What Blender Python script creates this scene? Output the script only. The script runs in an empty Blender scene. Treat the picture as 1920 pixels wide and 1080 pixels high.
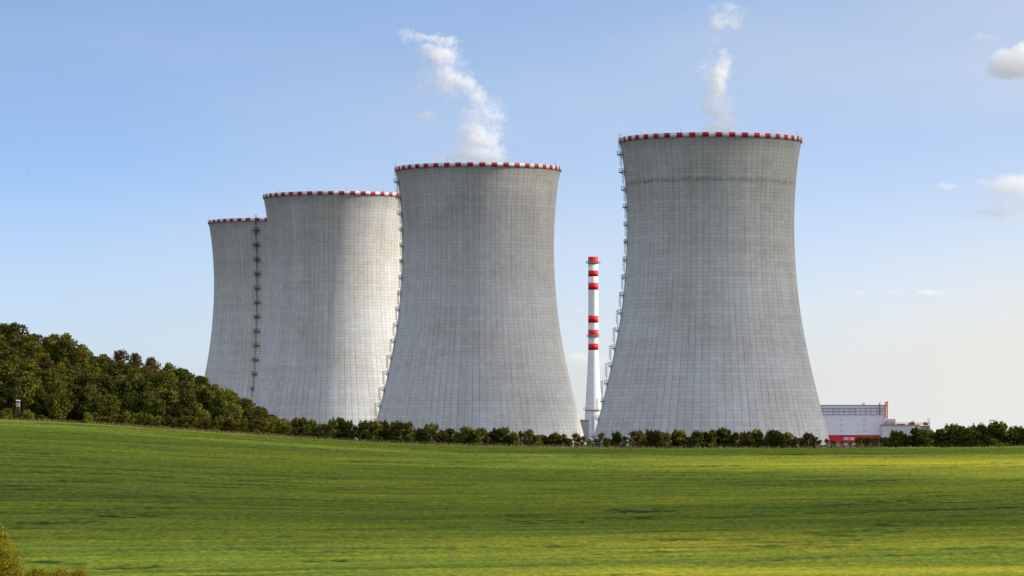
import bpy, math, random
import numpy as np
from mathutils import Vector

S = bpy.context.scene
COL = S.collection
R = math.radians
random.seed(11)
rng = np.random.default_rng(7)

# ------------------------------------------------------------------ camera
F = 8300.0            # focal length in photograph pixels
EYE = 20.0
HORIZON = 850.0
cam_d = bpy.data.cameras.new('camera')
cam = bpy.data.objects.new('camera', cam_d)
COL.objects.link(cam)
cam_d.sensor_width = 36.0
cam_d.lens = 36.0 * F / 1920.0
cam_d.clip_start = 1.0
cam_d.clip_end = 200000.0
cam.location = (0, 0, EYE)
cam.rotation_euler = (R(90) + math.atan((HORIZON - 540.0) / F), 0, 0)
S.camera = cam


def wx(px, d):
    return (px - 960.0) / F * d


def wz(py, d):
    return EYE + (HORIZON - py) / F * d


# ------------------------------------------------------------------ helpers
def tag(o, label=None, cat=None, group=None, kind=None):
    if label: o['label'] = label
    if cat: o['category'] = cat
    if group: o['group'] = group
    if kind: o['kind'] = kind
    return o


def empty(name, loc, rz=0.0):
    o = bpy.data.objects.new(name, None)
    COL.objects.link(o)
    o.location = loc
    o.rotation_euler = (0, 0, rz)
    o.empty_display_size = 0.5
    return o


def np_mesh(name, verts, faces, mat=None, smooth=False, parent=None, mats=None, midx=None):
    """faces: int array (n,4) or (n,3) or list of lists"""
    me = bpy.data.meshes.new(name)
    if isinstance(faces, np.ndarray):
        n, k = faces.shape
        me.vertices.add(len(verts))
        me.vertices.foreach_set('co', np.asarray(verts, dtype=np.float32).ravel())
        me.loops.add(n * k)
        me.loops.foreach_set('vertex_index', faces.astype(np.int32).ravel())
        me.polygons.add(n)
        me.polygons.foreach_set('loop_start', np.arange(0, n * k, k, dtype=np.int32))
        me.polygons.foreach_set('loop_total', np.full(n, k, dtype=np.int32))
        me.update(calc_edges=True)
    else:
        me.from_pydata([tuple(v) for v in verts], [], faces)
        me.update()
    if smooth:
        me.polygons.foreach_set('use_smooth', np.ones(len(me.polygons), dtype=bool))
    for m in (mats or ([mat] if mat else [])):
        me.materials.append(m)
    if midx is not None:
        me.polygons.foreach_set('material_index', np.asarray(midx, dtype=np.int32))
    me.update()
    o = bpy.data.objects.new(name, me)
    COL.objects.link(o)
    if parent: o.parent = parent
    return o


class MB:
    """collects boxes, bars and tubes for ONE mesh"""
    def __init__(s):
        s.v = []; s.f = []; s.m = []

    def add(s, v, f, m=0):
        b = len(s.v)
        s.v += [tuple(p) for p in v]
        s.f += [[i + b for i in q] for q in f]
        s.m += [m] * len(f)

    def box(s, x0, x1, y0, y1, z0, z1, m=0):
        v = [(x, y, z) for z in (z0, z1) for y in (y0, y1) for x in (x0, x1)]
        s.add(v, [[0, 2, 3, 1], [4, 5, 7, 6], [0, 1, 5, 4], [2, 6, 7, 3], [0, 4, 6, 2], [1, 3, 7, 5]], m)

    def tube(s, pts, rad, n=6, m=0, cap=True):
        pts = [Vector(p) for p in pts]
        if not isinstance(rad, (list, tuple)): rad = [rad] * len(pts)
        rings = []
        for i, p in enumerate(pts):
            a = pts[max(i - 1, 0)]; b = pts[min(i + 1, len(pts) - 1)]
            t = (b - a).normalized()
            u = t.cross(Vector((0, 0, 1)))
            if u.length < 1e-3: u = t.cross(Vector((0, 1, 0)))
            u.normalize(); w = t.cross(u)
            rings.append([p + (u * math.cos(2 * math.pi * k / n) + w * math.sin(2 * math.pi * k / n)) * rad[i] for k in range(n)])
        v = [q for r in rings for q in r]
        f = []
        for i in range(len(pts) - 1):
            for k in range(n):
                f.append([i * n + k, i * n + (k + 1) % n, (i + 1) * n + (k + 1) % n, (i + 1) * n + k])
        if cap:
            f.append(list(range(n))[::-1]); f.append([(len(pts) - 1) * n + k for k in range(n)])
        s.add(v, f, m)

    def build(s, name, mats, parent=None, smooth=False):
        if not isinstance(mats, (list, tuple)): mats = [mats]
        return np_mesh(name, s.v, s.f, parent=parent, mats=list(mats), midx=s.m, smooth=smooth)


def lathe(name, prof, n, mat, parent=None, smooth=True, mats=None, seg_mat=None, closed=False):
    """prof: list of (r, z)"""
    prof = np.array(prof); k = len(prof)
    a = np.linspace(0, 2 * math.pi, n, endpoint=False)
    v = np.stack([np.outer(prof[:, 0], np.cos(a)), np.outer(prof[:, 0], np.sin(a)),
                  np.repeat(prof[:, 1][:, None], n, 1)], -1).reshape(-1, 3)
    kk = k if closed else k - 1
    i, j = np.meshgrid(np.arange(kk), np.arange(n), indexing='ij')
    i2 = (i + 1) % k
    f = np.stack([i * n + j, i * n + (j + 1) % n, i2 * n + (j + 1) % n, i2 * n + j], -1).reshape(-1, 4)
    midx = None
    if seg_mat is not None:
        midx = np.array([seg_mat(int(b)) for b in j.ravel()])
    return np_mesh(name, v, f, mat, smooth, parent, mats, midx)


# ------------------------------------------------------------------ numpy noise
def vnoise(x, y, seed=0):
    xi = np.floor(x).astype(np.int64); yi = np.floor(y).astype(np.int64)
    fx = x - xi; fy = y - yi
    fx = fx * fx * (3 - 2 * fx); fy = fy * fy * (3 - 2 * fy)

    def h(a, b):
        n = (a * 374761393 + b * 668265263 + seed * 1442695041) & 0xffffffff
        n = ((n ^ (n >> 13)) * 1274126177) & 0xffffffff
        n = n ^ (n >> 16)
        return (n & 0xffff) / 65535.0
    return ((h(xi, yi) * (1 - fx) + h(xi + 1, yi) * fx) * (1 - fy) +
            (h(xi, yi + 1) * (1 - fx) + h(xi + 1, yi + 1) * fx) * fy)


def fbm(x, y, o=3, seed=0):
    s = 0; a = 0.5; t = 0
    for k in range(o):
        s = s + a * vnoise(x * 2 ** k + 17.3 * k, y * 2 ** k - 9.1 * k, seed + k); t += a; a *= 0.5
    return s / t


# ------------------------------------------------------------------ materials
class NT:
    def __init__(s, name):
        s.mat = bpy.data.materials.new(name); s.mat.use_nodes = True
        s.nt = s.mat.node_tree; s.nt.nodes.clear()
        s.out = s.n('ShaderNodeOutputMaterial')

    def n(s, t, **kw):
        nd = s.nt.nodes.new(t)
        for k, v in kw.items():
            if k.startswith('i_'): nd.inputs[k[2:].replace('_', ' ')].default_value = v
            else: setattr(nd, k, v)
        return nd

    def l(s, a, b):
        s.nt.links.new(a, b)

    def val(s, sock, v):
        if hasattr(v, 'is_linked') or hasattr(v, 'links'): s.l(v, sock)
        else: sock.default_value = v

    def math(s, op, a, b=None, c=None, clamp=False):
        nd = s.n('ShaderNodeMath', operation=op, use_clamp=clamp)
        s.val(nd.inputs[0], a)
        if b is not None: s.val(nd.inputs[1], b)
        if c is not None: s.val(nd.inputs[2], c)
        return nd.outputs[0]

    def vmath(s, op, a, b=None, scale=None):
        nd = s.n('ShaderNodeVectorMath', operation=op)
        s.val(nd.inputs[0], a)
        if b is not None: s.val(nd.inputs[1], b)
        if scale is not None: s.val(nd.inputs['Scale'], scale)
        return nd.outputs['Value'] if op in ('LENGTH', 'DISTANCE', 'DOT_PRODUCT') else nd.outputs[0]

    def noise(s, vec, scale, detail=4.0, rough=0.55, dist=0.0, out=0):
        nd = s.n('ShaderNodeTexNoise')
        nd.inputs['Scale'].default_value = scale; nd.inputs['Detail'].default_value = detail
        nd.inputs['Roughness'].default_value = rough; nd.inputs['Distortion'].default_value = dist
        if vec is not None: s.l(vec, nd.inputs['Vector'])
        return nd.outputs[out]

    def ramp(s, fac, stops, interp='LINEAR'):
        nd = s.n('ShaderNodeValToRGB'); cr = nd.color_ramp; cr.interpolation = interp
        while len(cr.elements) < len(stops): cr.elements.new(0.5)
        for e, (p, c) in zip(cr.elements, stops):
            e.position = p; e.color = (*c, 1) if len(c) == 3 else c
        s.l(fac, nd.inputs[0])
        return nd.outputs[0]

    def mix(s, f, a, b, blend='MIX'):
        nd = s.n('ShaderNodeMix', data_type='RGBA', blend_type=blend)
        s.val(nd.inputs['Factor'], f)
        for k, v in ((6, a), (7, b)):
            if isinstance(v, tuple): nd.inputs[k].default_value = (*v, 1)
            else: s.l(v, nd.inputs[k])
        return nd.outputs[2]

    def mapr(s, v, a, b, c, d, smooth=False):
        nd = s.n('ShaderNodeMapRange')
        if smooth: nd.interpolation_type = 'SMOOTHSTEP'
        s.l(v, nd.inputs[0])
        for i, q in enumerate((a, b, c, d)): nd.inputs[i + 1].default_value = q
        return nd.outputs[0]

    def bsdf(s, col, rough=0.8, normal=None, spec=0.3, metal=0.0):
        nd = s.n('ShaderNodeBsdfPrincipled')
        if isinstance(col, tuple): nd.inputs['Base Color'].default_value = (*col, 1)
        else: s.l(col, nd.inputs['Base Color'])
        s.val(nd.inputs['Roughness'], rough)
        nd.inputs['Specular IOR Level'].default_value = spec
        nd.inputs['Metallic'].default_value = metal
        if normal is not None: s.l(normal, nd.inputs['Normal'])
        s.l(nd.outputs[0], s.out.inputs[0])
        return nd

    def bump(s, h, strength=0.3, dist=0.1):
        nd = s.n('ShaderNodeBump'); nd.inputs['Strength'].default_value = strength
        nd.inputs['Distance'].default_value = dist
        s.l(h, nd.inputs['Height'])
        return nd.outputs[0]


def paint(name, col, rough=0.5, var=0.12, scale=0.6, metal=0.0):
    m = NT(name)
    tc = m.n('ShaderNodeTexCoord')
    nz = m.noise(tc.outputs['Object'], scale, 5, 0.6)
    c = m.mix(m.mapr(nz, 0.3, 0.75, 0.0, 1.0), tuple(x * (1 + var * 0.5) for x in col), tuple(x * (1 - var * 1.4) for x in col))
    m.bsdf(c, rough, metal=metal)
    return m.mat


def concrete(seed, stain_z=None):
    m = NT('weathered_concrete')
    tc = m.n('ShaderNodeTexCoord')
    sx = m.n('ShaderNodeSeparateXYZ'); m.l(tc.outputs['Object'], sx.inputs[0])
    ang = m.math('ARCTAN2', sx.outputs[1], sx.outputs[0])
    seg = m.math('MULTIPLY', ang, 88 / (2 * math.pi))
    lift = m.math('MULTIPLY', sx.outputs[2], 1 / 1.25)
    # distance to nearest meridional joint / lift joint
    fs = m.math('ABSOLUTE', m.math('SUBTRACT', m.math('FRACT', seg), 0.5))          # .5 at joint
    fl = m.math('ABSOLUTE', m.math('SUBTRACT', m.math('FRACT', lift), 0.5))
    vline = m.mapr(fs, 0.425, 0.5, 0, 1)
    hline = m.mapr(fl, 0.36, 0.5, 0, 1)
    # half panel joints, weaker
    seg2 = m.math('MULTIPLY', ang, 264 / (2 * math.pi))
    fs2 = m.math('ABSOLUTE', m.math('SUBTRACT', m.math('FRACT', seg2), 0.5))
    v2 = m.mapr(fs2, 0.40, 0.5, 0, 1)
    # random cell tone
    cell = m.n('ShaderNodeCombineXYZ')
    m.l(m.math('FLOOR', seg), cell.inputs[0]); m.l(m.math('FLOOR', lift), cell.inputs[1]); cell.inputs[2].default_value = seed
    wn = m.n('ShaderNodeTexWhiteNoise'); m.l(cell.outputs[0], wn.inputs['Vector'])
    row = m.n('ShaderNodeCombineXYZ'); m.l(m.math('FLOOR', lift), row.inputs[0]); row.inputs[1].default_value = seed * 3.1
    wr = m.n('ShaderNodeTexWhiteNoise'); m.l(row.outputs[0], wr.inputs['Vector'])
    colc = m.n('ShaderNodeCombineXYZ'); m.l(m.math('FLOOR', seg), colc.inputs[0]); colc.inputs[1].default_value = seed * 7.7
    wc = m.n('ShaderNodeTexWhiteNoise'); m.l(colc.outputs[0], wc.inputs['Vector'])
    # streaks and blotches
    cyl = m.n('ShaderNodeCombineXYZ')
    m.l(m.math('MULTIPLY', ang, 30), cyl.inputs[0]); m.l(m.math('MULTIPLY', sx.outputs[2], 0.06), cyl.inputs[1]); cyl.inputs[2].default_value = seed
    st = m.noise(cyl.outputs[0], 1.0, 6, 0.65)
    cyl2 = m.n('ShaderNodeCombineXYZ')
    m.l(m.math('MULTIPLY', ang, 6), cyl2.inputs[0]); m.l(m.math('MULTIPLY', sx.outputs[2], 0.35), cyl2.inputs[1]); cyl2.inputs[2].default_value = seed + 4
    hz = m.noise(cyl2.outputs[0], 1.0, 5, 0.6)
    bl = m.noise(tc.outputs['Object'], 0.045, 5, 0.6)
    fine = m.noise(tc.outputs['Object'], 1.2, 5, 0.7)
    base = m.ramp(m.mapr(sx.outputs[2], 10, 125, 0, 1), [(0.0, (0.48, 0.48, 0.47)), (0.35, (0.475, 0.473, 0.46)), (0.62, (0.46, 0.454, 0.436)), (0.93, (0.385, 0.374, 0.352)), (1.0, (0.29, 0.277, 0.252))])
    t = m.math('ADD', m.mapr(wn.outputs[0], 0, 1, -0.04, 0.04), m.mapr(wr.outputs[0], 0, 1, -0.03, 0.03))
    t = m.math('ADD', t, m.mapr(wc.outputs[0], 0, 1, -0.04, 0.04))
    t = m.math('ADD', t, m.mapr(st, 0.25, 0.75, -0.13, 0.11))
    t = m.math('ADD', t, m.mapr(hz, 0.25, 0.75, -0.08, 0.08))
    t = m.math('ADD', t, m.mapr(bl, 0.25, 0.75, -0.14, 0.14))
    t = m.math('ADD', t, m.mapr(fine, 0.25, 0.75, -0.07, 0.07))
    jn = m.noise(cyl.outputs[0], 2.3, 3, 0.6)
    vs = m.math('MULTIPLY', vline, m.mapr(jn, 0.3, 0.7, 0.22, 0.50))
    t = m.math('SUBTRACT', t, vs)
    t = m.math('SUBTRACT', t, m.math('MULTIPLY', hline, m.mapr(hz, 0.3, 0.7, 0.08, 0.24)))
    t = m.math('SUBTRACT', t, m.math('MULTIPLY', v2, 0.07))
    if stain_z:
        # ragged dark ring of damp concrete, an old pour line
        rz = m.math('ADD', sx.outputs[2], m.math('ADD', m.mapr(m.noise(cyl2.outputs[0], 3.0, 4, 0.6), 0.3, 0.7, -0.35, 0.35), m.math('MULTIPLY', m.math('SINE', m.math('ADD', ang, 0.4)), 0.3)))
        dd = m.math('ABSOLUTE', m.math('SUBTRACT', rz, stain_z))
        ring = m.mapr(dd, 0.5, 1.0, 1, 0)
        pat = m.noise(cyl2.outputs[0], 2.2, 5, 0.65)
        sidef = m.mapr(m.math('SINE', m.math('SUBTRACT', ang, 2.5)), -1.0, 0.5, 0.08, 0.36)
        ring = m.math('MULTIPLY', ring, m.math('MULTIPLY', m.mapr(pat, 0.36, 0.62, 0.15, 0.95), sidef))
        t = m.math('SUBTRACT', t, ring)
    mul = m.math('MULTIPLY', m.math('ADD', t, 1.0), 1.16)
    nd = m.n('ShaderNodeVectorMath', operation='SCALE'); m.l(base, nd.inputs[0]); m.l(mul, nd.inputs['Scale'])
    tint = m.mix(m.mapr(bl, 0.35, 0.65, 0, 1), (1.0, 0.985, 0.96), (0.95, 0.98, 1.02))
    c = m.mix(1.0, nd.outputs[0], tint, 'MULTIPLY')
    h = m.math('SUBTRACT', m.math('MULTIPLY', fine, 0.3), m.math('ADD', vline, m.math('MULTIPLY', hline, 0.5)))
    m.bsdf(c, 0.92, m.bump(h, 0.5, 0.08), spec=0.15)
    return m.mat


SUN_AZ = 90.0   # clockwise from the view direction (+Y)
SUN_EL = 27.0
to_sun = Vector((math.sin(R(SUN_AZ)) * math.cos(R(SUN_EL)), math.cos(R(SUN_AZ)) * math.cos(R(SUN_EL)), math.sin(R(SUN_EL))))

# ------------------------------------------------------------------ sky and sun
w = bpy.data.worlds.new('World'); S.world = w; w.use_nodes = True
nt = w.node_tree; nt.nodes.clear()
wo = nt.nodes.new('ShaderNodeOutputWorld'); bg = nt.nodes.new('ShaderNodeBackground')
sky = nt.nodes.new('ShaderNodeTexSky'); sky.sky_type = 'NISHITA'; sky.sun_disc = False
sky.sun_elevation = R(SUN_EL); sky.sun_rotation = R(SUN_AZ)
sky.air_density = 1.0; sky.dust_density = 1.2; sky.ozone_density = 2.0
tc = nt.nodes.new('ShaderNodeTexCoord')
sp = nt.nodes.new('ShaderNodeSeparateXYZ'); cb = nt.nodes.new('ShaderNodeCombineXYZ')
mm = nt.nodes.new('ShaderNodeMath'); mm.operation = 'MULTIPLY'; mm.inputs[1].default_value = 7.0
nt.links.new(tc.outputs['Generated'], sp.inputs[0])
nt.links.new(sp.outputs[2], mm.inputs[0])
nt.links.new(sp.outputs[0], cb.inputs[0]); nt.links.new(sp.outputs[1], cb.inputs[1]); nt.links.new(mm.outputs[0], cb.inputs[2])
nm = nt.nodes.new('ShaderNodeVectorMath'); nm.operation = 'NORMALIZE'
nt.links.new(cb.outputs[0], nm.inputs[0]); nt.links.new(nm.outputs[0], sky.inputs['Vector'])
# thin high veil of ice cloud, strongest low in the sky
mpn = nt.nodes.new('ShaderNodeMapping'); mpn.inputs['Scale'].default_value = (6, 6, 26)
nt.links.new(tc.outputs['Generated'], mpn.inputs[0])
vn = nt.nodes.new('ShaderNodeTexNoise'); vn.inputs['Scale'].default_value = 1.3; vn.inputs['Detail'].default_value = 4
nt.links.new(mpn.outputs[0], vn.inputs['Vector'])
vr = nt.nodes.new('ShaderNodeMapRange'); vr.inputs[1].default_value = 0.35; vr.inputs[2].default_value = 0.75; vr.inputs[3].default_value = 0.0; vr.inputs[4].default_value = 0.24
nt.links.new(vn.outputs[0], vr.inputs[0])
low = nt.nodes.new('ShaderNodeMapRange'); low.inputs[1].default_value = 0.0; low.inputs[2].default_value = 0.078; low.inputs[3].default_value = 0.9; low.inputs[4].default_value = 0.0
low.interpolation_type = 'SMOOTHSTEP'
nt.links.new(sp.outputs[2], low.inputs[0])
ad = nt.nodes.new('ShaderNodeMath'); ad.operation = 'ADD'; ad.use_clamp = True
side = nt.nodes.new('ShaderNodeMapRange'); side.inputs[1].default_value = -0.12; side.inputs[2].default_value = 0.12; side.inputs[3].default_value = -0.02; side.inputs[4].default_value = 0.26
nt.links.new(sp.outputs[0], side.inputs[0])
ad0 = nt.nodes.new('ShaderNodeMath'); ad0.operation = 'ADD'; ad0.use_clamp = True
nt.links.new(vr.outputs[0], ad0.inputs[0]); nt.links.new(side.outputs[0], ad0.inputs[1])
nt.links.new(ad0.outputs[0], ad.inputs[0]); nt.links.new(low.outputs[0], ad.inputs[1])
mx = nt.nodes.new('ShaderNodeMix'); mx.data_type = 'RGBA'
nt.links.new(ad.outputs[0], mx.inputs['Factor']); nt.links.new(sky.outputs[0], mx.inputs[6])
lc = nt.nodes.new('ShaderNodeMix'); lc.data_type = 'RGBA'
lf = nt.nodes.new('ShaderNodeMapRange'); lf.inputs[1].default_value = -0.10; lf.inputs[2].default_value = 0.11
nt.links.new(sp.outputs[0], lf.inputs[0]); nt.links.new(lf.outputs[0], lc.inputs['Factor'])
lc.inputs[6].default_value = (1.95, 2.2, 2.4, 1); lc.inputs[7].default_value = (2.72, 2.72, 2.62, 1)
nt.links.new(lc.outputs[2], mx.inputs[7])
# sky whitened overhead, above the frame, added to fill the shaded tower sides
ov = nt.nodes.new('ShaderNodeMapRange'); ov.inputs[1].default_value = 0.16; ov.inputs[2].default_value = 0.5; ov.inputs[3].default_value = 0.0; ov.inputs[4].default_value = 0.8
nt.links.new(sp.outputs[2], ov.inputs[0])
mo = nt.nodes.new('ShaderNodeMix'); mo.data_type = 'RGBA'
nt.links.new(ov.outputs[0], mo.inputs['Factor']); nt.links.new(mx.outputs[2], mo.inputs[6]); mo.inputs[7].default_value = (3.15, 3.15, 3.4, 1)
nt.links.new(mo.outputs[2], bg.inputs[0]); bg.inputs[1].default_value = 0.14
nt.links.new(bg.outputs[0], wo.inputs[0])

sl = bpy.data.lights.new('sun', 'SUN'); sl.energy = 2.85; sl.angle = R(0.53); sl.color = (1.0, 0.9, 0.76)
so = bpy.data.objects.new('sun', sl); COL.objects.link(so)
so.rotation_euler = (-to_sun).to_track_quat('-Z', 'Y').to_euler()

S.view_settings.view_transform = 'Standard'; S.view_settings.look = 'None'
S.view_settings.gamma = 1.0; S.view_settings.exposure = 1.1

# ------------------------------------------------------------------ terrain
CR_PX = np.array([-400, 0, 160, 300, 400, 560, 640, 800, 900, 1050, 1200, 1500, 1700, 1920, 2300], float)
CR_Y = np.array([782, 786, 794, 804, 811, 821, 826, 833, 836.5, 839, 840.5, 840.5, 839.5, 837.5, 835], float)
SK_PX = np.array([-400, 0, 60, 130, 220, 300, 350, 400, 450, 500, 555, 620, 760, 2400], float)
SK_Y = np.array([560, 614, 618, 634, 660, 672, 688, 708, 730, 758, 788, 846, 905, 905], float)   # hill + trees skyline
DC = 950.0


def sstep(t):
    t = np.clip(t, 0, 1); return t * t * (3 - 2 * t)


def ground(x, y, detail=False):
    x = np.asarray(x, float); y = np.asarray(y, float)
    d = np.maximum(y, 1.0)
    px = np.clip(960 + x / np.maximum(d, 350.0) * F, -400, 2400)
    zc = EYE + (HORIZON - np.interp(px, CR_PX, CR_Y)) / F * DC
    # field in front: from 10.2 at 330 m up to the crest
    t = np.clip((d - 330) / (DC - 330), 0, 1)
    zf = 10.1 + (zc - 10.1) * (t * 1.16 - 0.16 * t * t * t)
    zn = 18.2 + (10.1 - 18.2) * sstep(d / 300.0)
    z = np.where(d < 330, np.minimum(zn, 18.2), zf)
    # behind the crest: the wooded hill, then the valley floor of the plant
    zt = np.where(px < 2400, EYE + (HORIZON - np.interp(px, SK_PX, SK_Y)) / F * 1100.0 - 10.0, 0)
    tb = sstep((d - 958) / 140.0)
    zb = zc - 0.3 + (zt - zc) * tb
    z = np.where(d > DC, np.where(d < 958, zc, zb), z)
    fall = sstep((d - 1110) / 240.0)
    z = np.where(d > 1110, z * (1 - fall), z)
    return z


TH = R(27)   # direction of the drilling rows


def ground_point(px, py):
    ds = np.linspace(332, 949, 600); xs_ = (px - 960) / F * ds
    row = HORIZON - (ground(xs_, ds) - EYE) / ds * F
    i = int(np.argmin(np.abs(row - py)))
    return float(xs_[i]), float(ds[i])


STROKES = [(450, 910, 525, 909, 3, 1), (20, 906, 300, 901, 1.6, .6), (430, 902, 640, 897, 1.8, .6), (0, 961, 330, 951, 2.2, .8), (205, 970, 310, 966, 2.6, 1), (40, 982, 180, 978, 2.4, 1),
           (230, 995, 400, 989, 2.6, 1), (240, 1023, 290, 1021, 1.6, .8), (70, 1050, 150, 1066, 1.6, 1), (180, 1067, 310, 1060, 1.8, 1), (460, 1044, 640, 1040, 1.5, .9), (570, 1053, 640, 1051, 1.6, .9),
           (870, 970, 1300, 953, 3.2, 1), (960, 981, 1300, 967, 3.4, 1), (600, 1053, 830, 1047, 1.8, 1), (860, 924, 1170, 914, 2.2, .7), (600, 914, 890, 908, 2.0, .6), (770, 880, 900, 877, 3, .5),
           (1080, 1041, 1150, 1038, 1.3, .8), (812, 845.5, 880, 847, 7, 1), (1250, 874.5, 1325, 872, 7, 1.0), (1200, 955, 1600, 948, 2.6, .8), (1300, 972, 1600, 959, 3, .8), (1600, 986, 1920, 975, 3, .9),
           (1560, 962, 1920, 950, 2.6, .9), (1400, 928, 1670, 920, 2.4, .6), (1200, 1014, 1390, 1007, 2, .8), (1690, 1031, 1920, 1024, 1.8, .8), (1500, 1002, 1760, 996, 2, .6), (600, 993, 900, 986, 2, .5),
           (1100, 1000, 1400, 992, 2, .6), (0, 1010, 200, 1004, 1.8, .6), (1280, 1063, 1500, 1060, 1.2, .5), (300, 938, 620, 930, 2, .5)]


def crop_bumps(x, y):
    u = x * math.cos(TH) + y * math.sin(TH); v = -x * math.sin(TH) + y * math.cos(TH)
    n1 = fbm(u / 26, v / 3.2, 3, 1)
    n2 = fbm(u / 5.0, v / 1.6, 2, 5)
    lod = np.clip((fbm(u / 34, v / 7.0, 3, 9) - 0.60) * 9, 0, 1) * np.clip((fbm(u / 6, v / 1.5, 2, 12) - 0.40) * 6, 0, 1)
    patch = np.clip((fbm(x / 90, y / 120, 2, 21) - 0.38) * 4, 0, 1)
    # named stretches of flattened crop, broken up by noise
    st = np.zeros_like(x)
    brk = fbm(u / 7, v / 2.2, 3, 33)
    jag = np.clip((fbm(x / .9, y / 3.0, 2, 36) - .34) * 5, .15, 1)
    for (a, b, c, d, wd, k) in STROKES:
        wd = wd * 1.35
        p0 = ground_point(a, b); p1 = ground_point(c, d)
        ex, ey = p1[0] - p0[0], p1[1] - p0[1]; L = math.hypot(ex, ey)
        tt = ((x - p0[0]) * ex + (y - p0[1]) * ey) / L ** 2
        off = ((x - p0[0]) * -ey + (y - p0[1]) * ex) / L + (fbm(x / 9, y / 9, 2, 40) - .5) * wd * 1.0
        edge = np.clip(1 - np.abs(off) / wd, 0, 1) * np.clip((0.5 - np.abs(tt - .5)) * 6 + .2, 0, 1)
        st = np.maximum(st, np.clip(edge * 2.0, 0, 1) * np.clip((brk - .36) * 7, .12, 1) * jag * k)
    fn = fbm(u / 90, v / 15, 2, 51); fn2 = fbm(u / 60, v / 10, 2, 57)
    fur = np.clip(1 - np.abs(fn - .5) * 13, 0, 1) * np.clip((fbm(x / 30, y / 30, 2, 60) - .36) * 7, 0, 1)
    fur = np.maximum(fur, .8 * np.clip(1 - np.abs(fn2 - .46) * 13, 0, 1) * np.clip((fbm(x / 24, y / 36, 2, 66) - .42) * 7, 0, 1))
    fur = fur * np.clip((fbm(u / 6, v / 2.5, 2, 70) - .3) * 3.5, .12, 1) * np.clip((fbm(x / .9, y / 3.0, 2, 75) - .3) * 4, .2, 1)
    return 0.30 * (n1 - 0.5) + 0.12 * (n2 - 0.5), np.maximum(np.maximum(lod * patch, st), fur)


def lin(a, b, st):
    return list(np.arange(a, b, st))


xs = [-60000, -20000, -6000, -2500, -1200, -700, -450, -320, -240, -190, -160] + lin(-140, 140, 0.55) + [140, 160, 190, 240, 320, 450, 700, 1200, 2500, 6000, 20000, 60000]
ys = [-8000, -2000, -500, -100, 0, 15, 30, 50, 75, 100, 130, 160, 190, 220, 250, 275, 295, 310, 320] + lin(326, 952, 0.62) + lin(952, 1115, 4.0) + lin(1115, 1400, 12) + [1400, 1450, 1550, 1700, 1900, 2200, 2600, 3200, 4500, 7000, 12000, 20000, 35000, 70000]
X, Y = np.meshgrid(np.array(xs, float), np.array(ys, float))
Z = ground(X, Y)
bmp, lodge = crop_bumps(X, Y)
infield = ((Y > 322) & (Y < 951) & (np.abs(X) < 142)).astype(float)
Z = Z + infield * (bmp - 0.07 * lodge + 0.16 * (rng.random(X.shape) - .5))
ny, nx = X.shape
V = np.stack([X, Y, Z], -1).reshape(-1, 3)
ii, jj = np.meshgrid(np.arange(ny - 1), np.arange(nx - 1), indexing='ij')
FQ = np.stack([ii * nx + jj, ii * nx + jj + 1, (ii + 1) * nx + jj + 1, (ii + 1) * nx + jj], -1).reshape(-1, 4)

m = NT('young_cereal_crop')
g = m.n('ShaderNodeNewGeometry')
rot = m.n('ShaderNodeVectorRotate', rotation_type='Z_AXIS'); rot.inputs['Angle'].default_value = -TH
m.l(g.outputs['Position'], rot.inputs['Vector'])
mp = m.n('ShaderNodeMapping'); mp.inputs['Scale'].default_value = (0.014, 0.26, 0.0); m.l(rot.outputs[0], mp.inputs[0])
rows = m.noise(mp.outputs[0], 1.0, 6, 0.62)
mp2 = m.n('ShaderNodeMapping'); mp2.inputs['Scale'].default_value = (0.009, 0.03, 0.0); m.l(rot.outputs[0], mp2.inputs[0])
big = m.noise(mp2.outputs[0], 1.0, 4, 0.55)
mp3 = m.n('ShaderNodeMapping'); mp3.inputs['Scale'].default_value = (1.6, 0.5, 0.0); m.l(g.outputs['Position'], mp3.inputs[0])
fine = m.noise(mp3.outputs[0], 1.0, 4, 0.75)
c = m.ramp(m.math('ADD', m.math('MULTIPLY', m.mapr(rows, 0.2, 0.8, 0.05, 0.95), 0.6), m.math('MULTIPLY', big, 0.4)),
           [(0.33, (0.054, 0.086, 0.019)), (0.44, (0.086, 0.124, 0.021)), (0.53, (0.114, 0.150, 0.021)), (0.63, (0.150, 0.180, 0.020)), (0.75, (0.20, 0.205, 0.021))])
sc = m.n('ShaderNodeVectorMath', operation='SCALE'); m.l(c, sc.inputs[0]); m.l(m.mapr(fine, 0.25, 0.75, 0.5, 1.5), sc.inputs['Scale'])
att = m.n('ShaderNodeAttribute'); att.attribute_name = 'lodged'
att3 = m.n('ShaderNodeAttribute'); att3.attribute_name = 'sunlit_thin_crop'
scy = m.n('ShaderNodeVectorMath', operation='SCALE'); scy.inputs[0].default_value = (0.27, 0.265, 0.026); m.l(m.mapr(fine, 0.25, 0.75, 0.6, 1.4), scy.inputs['Scale'])  # yellow tone for thin crop, with sunlight painted into it
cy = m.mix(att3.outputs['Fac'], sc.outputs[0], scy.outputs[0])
c2 = m.mix(att.outputs['Fac'], cy, (0.028, 0.050, 0.012))
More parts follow.
